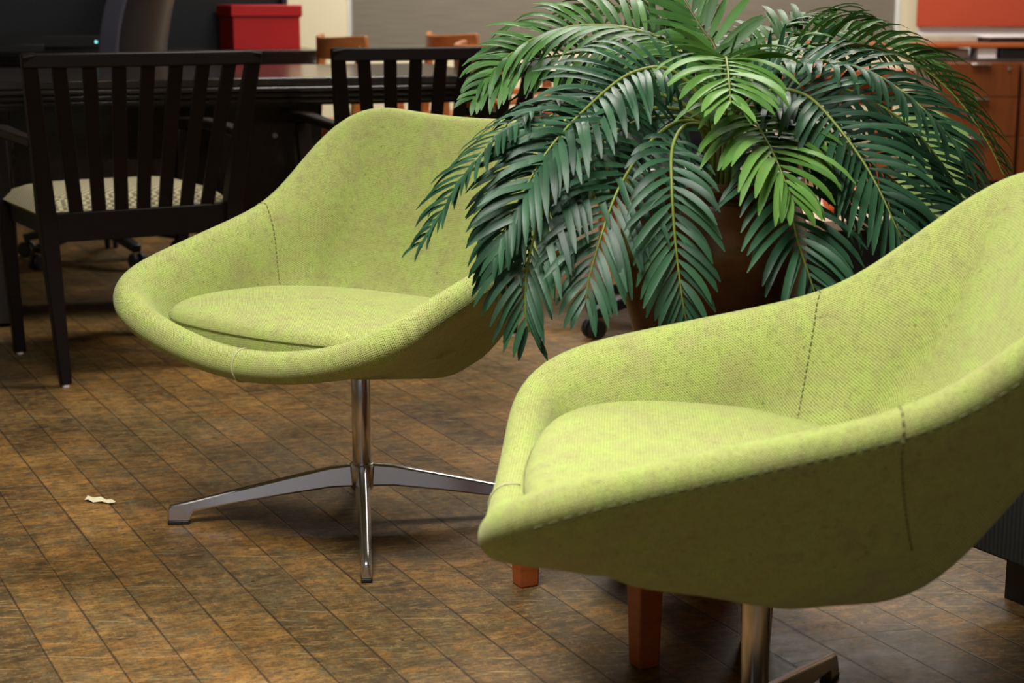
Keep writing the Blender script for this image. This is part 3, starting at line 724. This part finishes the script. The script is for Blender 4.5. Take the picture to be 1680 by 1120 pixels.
a2 = math.radians(15.2)
cz = empty('credenza', (-0.892, 7.864, 0), a2, 'long dark credenza with moulded edge against the back wall, under the red box', 'cabinet')
MB().box((-1.6, 0.26, 0.735), (3.2, 0.52, 0.02)).build('top', DARKDESK, cz, bevel=0.003)
ed = MB()
for o_, z in ((-0.004, 0.716), (-0.012, 0.700), (-0.022, 0.684)): ed.box((-1.6, 0.26, z), (3.2 + 2 * o_, 0.52 + 2 * o_, 0.013))
ed.build('edge_moulding', DARKDESK, cz, bevel=0.003)
MB().box((-1.6, 0.27, 0.36), (3.14, 0.44, 0.65)).build('body', DARKDESK, cz)
for k in range(4):
    d_ = MB().box((-0.42 - k * 0.78, 0.045, 0.37), (0.74, 0.018, 0.58)).build('door', DARKDESK, cz, bevel=0.003)
    MB().box((-0.12 - k * 0.78, 0.03, 0.55), (0.012, 0.014, 0.10)).build('handle', CHROME, d_, bevel=0.002)
NAVY = plain('navy_black_laminate', (0.004, 0.005, 0.009, 1), 0.4)
hu = empty('hutch', (-0.892, 7.864, 0.745), a2, 'tall dark open hutch standing on the credenza behind the red box', 'cabinet')
MB().box((-1.66, 0.50, 0.55), (3.1, 0.02, 1.1)).build('back_panel', NAVY, hu)
for x in (-0.115, -1.66, -3.2): MB().box((x, 0.43, 0.55), (0.022, 0.13, 1.1)).build('side_panel', plain('hutch_edge', rgb(26, 30, 52), 0.35) if x == -0.115 else NAVY, hu)
MB().box((-1.66, 0.43, 1.11), (3.12, 0.14, 0.024)).build('shelf', NAVY, hu)

RED = plain('red_cardboard', rgb(196, 14, 18), 0.5, var=0.04)
bx = empty('storage_box', (-1.303, 7.875, 0.745), math.radians(23), 'bright red lidded cardboard storage box on the credenza', 'box')
MB().box((0.165, 0.15, 0.0825), (0.322, 0.28, 0.165)).build('box_body', RED, bx, bevel=0.002)
MB().box((0.165, 0.15, 0.180), (0.342, 0.30, 0.052)).build('lid', RED, bx, bevel=0.003)
MB().box((0.165, 0.15, 0.1525), (0.332, 0.290, 0.006)).build('lid_band', plain('dark_red', rgb(60, 6, 8), 0.5), bx)

mo = empty('monitor', (-2.22, 7.42, 0.745), a2, 'wide black flat monitor with a teal power light on the credenza', 'monitor')
MB().box((0, 0, 0.36), (1.12, 0.05, 0.66)).build('screen', plain('screen_black', (0.004, 0.005, 0.007, 1), 0.25), mo, bevel=0.006)
MB().box((0, -0.026, 0.05), (1.10, 0.006, 0.05)).build('bezel', BLACKPL, mo, bevel=0.002)
LED = N('teal_power_light'); LED.set(Base_Color=(0.1, 0.6, 0.6, 1)); LED.b.inputs['Emission Color'].default_value = (0.25, 0.9, 0.9, 1); LED.b.inputs['Emission Strength'].default_value = 2.0
MB().lathe([(0, 0), (0.0055, 0), (0.004, 0.004), (0, 0.005)], 12).build('power_light', LED.mat, mo, loc=(0.375, -0.029, 0.046)).rotation_euler = (PI / 2, 0, 0)
MB().box((0, 0.0, 0.02), (0.3, 0.10, 0.04)).build('stand', BLACKPL, mo, bevel=0.004)

# ------------------------------------------------------------------ office chairs
LEATHER = plain('black_leather', (0.010, 0.010, 0.013, 1), 0.38, var=0.2)
BACK_SHEEN = plain('back_edge_sheen', rgb(62, 62, 74), 0.45)  # highlight on the leather's edge put into a lighter colour
def office_chair(loc, rz, label, high=True):
    t = empty('office_chair', loc, rz, label, 'chair')
    bs = MB().lathe([(0, 0.10), (0.035, 0.10), (0.04, 0.13), (0.028, 0.16), (0.026, 0.28), (0.0, 0.28)], 20).build('base', BLACKPL, t, smooth=True)
    for k in range(5):
        q = k * 2 * PI / 5 + 0.2; u = Vector((math.cos(q), math.sin(q), 0))
        MB().rail([u * 0.03 + Vector((0, 0, 0.125)), u * 0.18 + Vector((0, 0, 0.105)), u * 0.31 + Vector((0, 0, 0.075))], [0.04, 0.034, 0.03], [0.05, 0.042, 0.034], side=(0, 0, 1)).build('arm_spoke', BLACKPL, bs, bevel=0.005)
        c_ = MB()
        for sgn in (-1, 1):
            w = u.cross(Vector((0, 0, 1))) * 0.016 * sgn + u * 0.305 + Vector((0, 0, 0.03))
            ax = u.cross(Vector((0, 0, 1)))
            c_.tube([w - ax * 0.009, w - ax * 0.006, w + ax * 0.006, w + ax * 0.009], [0.025, 0.03, 0.03, 0.025], 18)
        c_.build('caster', RUBBER, bs, smooth=False)
    MB().lathe([(0.022, 0.26), (0.022, 0.40)], 16).build('gas_column', BLACKPL, t, smooth=True)
    MB().box((0, 0.0, 0.45), (0.50, 0.48, 0.10)).build('seat', LEATHER, t, bevel=0.04, seg=4)
    zt = 1.16 if high else 0.80
    rows = []
    for i in range(13):
        f = i / 12; z = 0.50 + (zt - 0.50) * f
        yb = -0.23 - 0.10 * f + 0.05 * math.sin(PI * f); hw = 0.25 * (0.80 + 0.25 * math.sin(PI * min(1, f * 0.75 + 0.1)))
        rows.append((z, yb, hw))
    mb = MB(); loops = []
    for z, yb, hw in rows:
        lp = []
        for k in range(20):
            q = 2 * PI * k / 20; c_, s_ = math.cos(q), math.sin(q)
            x = hw * math.copysign(abs(c_) ** 0.6, c_); y = yb + 0.045 * math.copysign(abs(s_) ** 0.8, s_) + 0.07 * (x / hw) ** 2 * 0.8
            lp.append(Vector((x, y, z)))
        loops.append(lp)
    mb.grid(loops, closed_v=True); n_ = 20
    mb.f += [tuple(range(n_)), tuple(range((len(loops) - 1) * n_, len(loops) * n_))[::-1]]; mb.m += [0, 0]
    mb.build('backrest', LEATHER, t, smooth=True, bevel=0.0)
    if high:
        for sx in (-1, 1):
            MB().rail([(sx * (hw + 0.006), yb + 0.05, z) for z, yb, hw in rows], 0.07, 0.02, side=(0, 1, 0)).build('sheen_strip', BACK_SHEEN, t, bevel=0.006)  # strips added to stand for the sheen along the back's edges
    for sx in (-1, 1):
        MB().rail([(sx * 0.27, -0.22, 0.60), (sx * 0.285, -0.05, 0.645), (sx * 0.285, 0.12, 0.645), (sx * 0.275, 0.17, 0.60), (sx * 0.255, 0.12, 0.46)], 0.045, 0.028, side=(1, 0, 0)).build('armrest', BLACKPL, t, bevel=0.008)
    return t
office_chair((-1.58, 6.28, 0), math.radians(83), 'black high-backed office chair on casters behind the dark desk')
office_chair((0.50, 4.92, 0), math.radians(200), 'black low-backed office chair behind the potted palm, one caster showing', high=False)

# ------------------------------------------------------------------ wooden armchairs and table behind
def wood_chair(loc, rz, label):
    t = empty('wooden_armchair', loc, rz, label, 'chair', 'light wood armchairs beyond the dark desk')
    # faces +y locally, back at -y
    pts = []
    for k in range(11):
        q = (k / 10 * 2 - 1); pts.append((0.25 * q, -0.21 - 0.03 + 0.09 * q * q, 0.775 + 0.022 * q * q))
    MB().rail(pts, [0.07, 0.078, 0.084, 0.088, 0.09, 0.09, 0.09, 0.088, 0.084, 0.078, 0.07], 0.022, side=(0, 0, 1)).build('back_rail', TAN, t, bevel=0.006)
    for sx in (-1, 1):
        MB().bar((sx * 0.21, -0.25, 0), (sx * 0.215, -0.165, 0.79), 0.036, 0.034).build('rear_leg', TAN, t, bevel=0.004)
        MB().bar((sx * 0.23, 0.22, 0), (sx * 0.235, 0.20, 0.63), 0.036, 0.036).build('front_leg', TAN, t, bevel=0.004)
        MB().rail([(sx * 0.225, -0.19, 0.635), (sx * 0.245, 0.0, 0.645), (sx * 0.24, 0.24, 0.64)], 0.024, 0.05, side=(0, 0, 1)).build('armrest', TAN, t, bevel=0.006)
        MB().box((sx * 0.215, 0, 0.40), (0.024, 0.40, 0.06)).build('side_rail', TAN, t)
    MB().rail([(-0.2, -0.20, 0.60), (0, -0.235, 0.60), (0.2, -0.20, 0.60)], 0.10, 0.018, side=(0, 0, 1)).build('lower_back_rail', TAN, t, bevel=0.004)
    MB().box((0, 0.0, 0.445), (0.44, 0.44, 0.05)).build('seat', TAN, t, bevel=0.015, seg=3)
    MB().box((0, 0.2, 0.40), (0.42, 0.024, 0.06)).build('front_rail', TAN, t)
    return t
wa = wood_chair((-0.575, 7.18, 0), math.radians(-62), 'light wood armchair with curved back rail beside the red box')
for (x, y, r, lab) in ((-0.13, 7.66, -62, 'light wood armchair, its back rail just above the hidden dining chair'), (0.05, 5.92, -72, 'light wood armchair at the end of the cherry table, behind palm leaves')):
    c = copy_tree(wa); c.location = (x, y, 0); c.rotation_euler = (0, 0, math.radians(r)); c['label'] = lab
wt = empty('wooden_table', (0.84, 6.28, 0), math.radians(6), 'cherry wood table behind the palm, beside the light wood armchairs', 'table')
MB().box((0, 0, 0.725), (0.92, 1.3, 0.03)).build('tabletop', WORKTOP, wt, bevel=0.004)
MB().box((0, 0, 0.665), (0.84, 1.2, 0.09)).build('apron', CHERRY, wt)
for sx in (-1, 1):
    for sy in (-1, 1): MB().bar((sx * 0.38, sy * 0.56, 0), (sx * 0.38, sy * 0.56, 0.66), 0.05, 0.06).build('leg', CHERRY, wt, bevel=0.004)
wp = empty('file_pedestal', (0.62, 8.3, 0), 0, 'white file pedestal glimpsed between the palm leaves', 'cabinet')
MB().box((0, 0, 0.30), (0.42, 0.5, 0.58)).build('body', WHITEP, wp, bevel=0.004)
for k in range(2): MB().box((0, -0.256, 0.17 + 0.28 * k), (0.40, 0.014, 0.26)).build('drawer', WHITEP, wp, bevel=0.003)

# ------------------------------------------------------------------ right background
ob = empty('tack_panel', (3.15, 9.62, 0), 0, 'orange fabric tack panel above the worktop at the right', 'panel')
ORANGE = plain('orange_fabric', rgb(172, 66, 38), 0.9, var=0.06, scale=60)
MB().box((0, 0, 1.40), (1.686, 0.03, 1.15)).build('panel_board', ORANGE, ob, bevel=0.004)
MB().box((0, 0.03, 0.41), (1.66, 0.03, 0.82)).build('panel_support', WHITEP, ob)
wk = empty('worktop', (3.0, 9.0, 0), 0, 'long reddish wood worktop on supports below the orange panel', 'table')
MB().box((-0.45, 0.29, 0.737), (2.9, 0.58, 0.024)).build('top', WORKTOP, wk, bevel=0.003)
for x in (-1.85, 0.95): MB().box((x, 0.3, 0.362), (0.03, 0.5, 0.724)).build('support', CABW, wk)
def drawer_unit(loc, label):
    t = empty('drawer_unit', loc, 0, label, 'cabinet', 'wood drawer units under the worktop')
    MB().box((0, 0.25, 0.335), (0.42, 0.46, 0.63)).build('body', CABW, t, bevel=0.003)
    MB().box((0, 0.26, 0.012), (0.38, 0.42, 0.024)).build('plinth', BLACKPL, t)
    for k, (z0, z1) in enumerate(((0.030, 0.260), (0.265, 0.468), (0.473, 0.648))):
        d_ = MB().box((0, 0.012, (z0 + z1) / 2), (0.412, 0.018, z1 - z0)).build('drawer', CABW, t, bevel=0.002)
        MB().box((0.0, -0.006, z1 - 0.006), (0.10, 0.022, 0.010)).build('handle', CHROME, d_, bevel=0.002)
    MB().lathe([(0, 0), (0.009, 0), (0.009, 0.006), (0, 0.006)], 12).build('lock', CHROME, t, loc=(0.15, 0.002, 0.62)).rotation_euler = (PI / 2, 0, 0)
    return t
du = drawer_unit((2.475, 8.86, 0), 'wood three-drawer unit under the worktop, left of the pair')
d2 = copy_tree(du); d2.location = (2.91, 8.86, 0); d2['label'] = 'wood three-drawer unit under the worktop, cut by the right edge'
tag(MB().box((2.55, 9.10, 0.695), (0.10, 0.16, 0.058)).build('white_carton', WHITEP, bevel=0.003), 'small white carton on the drawer unit under the worktop', 'box')
tag(MB().box((2.76, 9.16, 0.692), (0.28, 0.3, 0.05)).build('document_tray', BLACKPL, bevel=0.004), 'black document tray on the drawer unit under the worktop', 'tray')
tag(MB().box((2.36, 9.2, 0.692), (0.2, 0.3, 0.05)).build('paper_stack', plain('grey_paper', rgb(150, 144, 130), 0.7), bevel=0.002), 'grey paper stack on the drawer unit beside the white carton', 'paper')
lp = empty('laptop', (2.80, 9.32, 0.749), math.radians(6), 'flat closed laptop with a white lid on the worktop', 'laptop')
MB().box((0, 0, 0.012), (0.44, 0.28, 0.022)).build('body', BLACKPL, lp, bevel=0.004)
MB().box((0, 0, 0.030), (0.44, 0.28, 0.012)).build('lid', WHITEP, lp, bevel=0.004)
tag(MB().box((2.42, 9.40, 0.766), (0.30, 0.22, 0.034)).build('storage_tray', plain('grey_tray', rgb(176, 168, 150), 0.6), bevel=0.004), 'low grey tray on the worktop left of the laptop', 'tray')

# green bag with lettering
GREEN = plain('apple_green_paper', rgb(186, 232, 146), 0.7, var=0.03)
bg = empty('shopping_bag', (1.83, 7.2, 0), math.radians(8), 'apple green paper bag with dark lettering on the floor behind the palm', 'bag')
MB().add([(-0.14, -0.06, 0), (0.13, -0.06, 0), (0.13, 0.06, 0), (-0.14, 0.06, 0), (-0.14, -0.05, 0.50), (0.0, -0.05, 0.50), (0.13, -0.05, 0.415), (0.13, 0.05, 0.415), (0.0, 0.05, 0.50), (-0.14, 0.05, 0.50)],
         [(3, 2, 1, 0), (0, 1, 6, 5, 4), (2, 3, 9, 8, 7), (1, 2, 7, 6), (3, 0, 4, 9), (4, 5, 8, 9), (5, 6, 7, 8)]).build('bag_body', GREEN, bg, bevel=0.002)
tx = bpy.data.curves.new('lettering', 'FONT'); tx.body = 'ORY'; tx.size = 0.042; tx.align_x = 'CENTER'; tx.extrude = 0.0006
to = bpy.data.objects.new('lettering', tx); C.objects.link(to); to.parent = bg; to.location = (-0.03, -0.056, 0.425); to.rotation_euler = (math.radians(88.9), 0, 0)
dg = bpy.context.evaluated_depsgraph_get(); me_ = bpy.data.meshes.new_from_object(to.evaluated_get(dg)); mw = to.location.copy(), to.rotation_euler.copy()
bpy.data.objects.remove(to); to = bpy.data.objects.new('lettering', me_); C.objects.link(to); to.parent = bg; to.location, to.rotation_euler = mw
me_.materials.clear(); me_.materials.append(plain('dark_ink', rgb(30, 44, 26), 0.7)); tag(to, 'dark printed letters')

# low display table with orange bowl
lt_ = empty('coffee_table', (0.72, 4.2, 0), math.radians(10), 'low dark-based table with pale top behind the palm', 'table')
MB().box((0, 0, 0.437), (0.46, 0.46, 0.026)).build('tabletop', plain('pale_pink_laminate', rgb(190, 160, 138), 0.4), lt_, bevel=0.003)
MB().box((0, 0, 0.212), (0.40, 0.40, 0.424)).build('base', BLACKPL, lt_, bevel=0.003)
BOWL = plain('orange_glass', rgb(206, 92, 34), 0.2)
tag(MB().lathe([(0.0, 0.0), (0.024, 0.0), (0.038, 0.018), (0.044, 0.045), (0.046, 0.062), (0.042, 0.062), (0.034, 0.022), (0.0, 0.008)], 28).build('bowl', BOWL, loc=(0.815, 4.12, 0.45), smooth=True), 'small orange bowl on the low table behind the palm', 'bowl')

# dark ribbed armchair at the right edge
RIB = N('dark_ribbed_fabric'); v = RIB.coord('Object'); sp = RIB.n('ShaderNodeSeparateXYZ'); RIB.l(v, sp.inputs[0])
wv = RIB.math('SINE', RIB.math('MULTIPLY', RIB.math('ADD', sp.outputs[0], sp.outputs[1]), 700)); nz = RIB.noise(v, 160, 2)
RIB.l(RIB.mix(RIB.mapr(RIB.math('ADD', wv, RIB.math('MULTIPLY', nz, 1.2)), -0.6, 1.6), (0.004, 0.004, 0.003, 1), (0.020, 0.020, 0.015, 1)), RIB.b.inputs['Base Color']); RIB.set(Roughness=0.85); RIB = RIB.mat
dk = empty('club_chair', (0.735, 2.63, 0), math.radians(-61.4), 'dark ribbed club chair cut by the right edge behind the near green chair', 'chair')
MB().box((0.36, 0.36, 0.245), (0.72, 0.70, 0.32)).build('seat_base', RIB, dk, bevel=0.006)
MB().box((0.36, 0.06, 0.47), (0.72, 0.11, 0.13)).build('armrest', RIB, dk, bevel=0.02)
MB().box((0.36, 0.68, 0.47), (0.72, 0.11, 0.13)).build('armrest', RIB, dk, bevel=0.02)
MB().box((0.08, 0.37, 0.52), (0.13, 0.5, 0.24)).build('backrest', RIB, dk, bevel=0.03)
MB().box((0.42, 0.37, 0.45), (0.54, 0.5, 0.09)).build('seat_cushion', RIB, dk, bevel=0.03)
MB().box((0.37, 0.37, 0.043), (0.62, 0.62, 0.086)).build('plinth', BLACKPL, dk)

# scrap on the floor
SCR = plain('pale_scrap', rgb(214, 204, 170), 0.8)
rows = []
for k, (x, y) in enumerate(((-0.026, 0.016), (-0.018, 0.008), (-0.004, 0.003), (0.012, -0.003), (0.026, -0.008), (0.036, -0.018))):
    w = (0.010, 0.008, 0.012, 0.009, 0.007, 0.002)[k]
    rows.append([Vector((x - w * 0.4, y - w, 0.001 + 0.003 * (k % 2))), Vector((x, y, 0.004 + 0.003 * ((k + 1) % 2))), Vector((x + w * 0.3, y + w, 0.001 + 0.002 * (k % 3)))])
sc = MB(); sc.grid(rows); o = sc.build('paper_scrap', SCR, loc=(-0.816, 3.143, 0.0005)); m_ = o.modifiers.new('solid', 'SOLIDIFY'); m_.thickness = 0.0008
tag(o, 'crumpled off-white paper scrap on the floorboards left of the chair base', 'scrap')
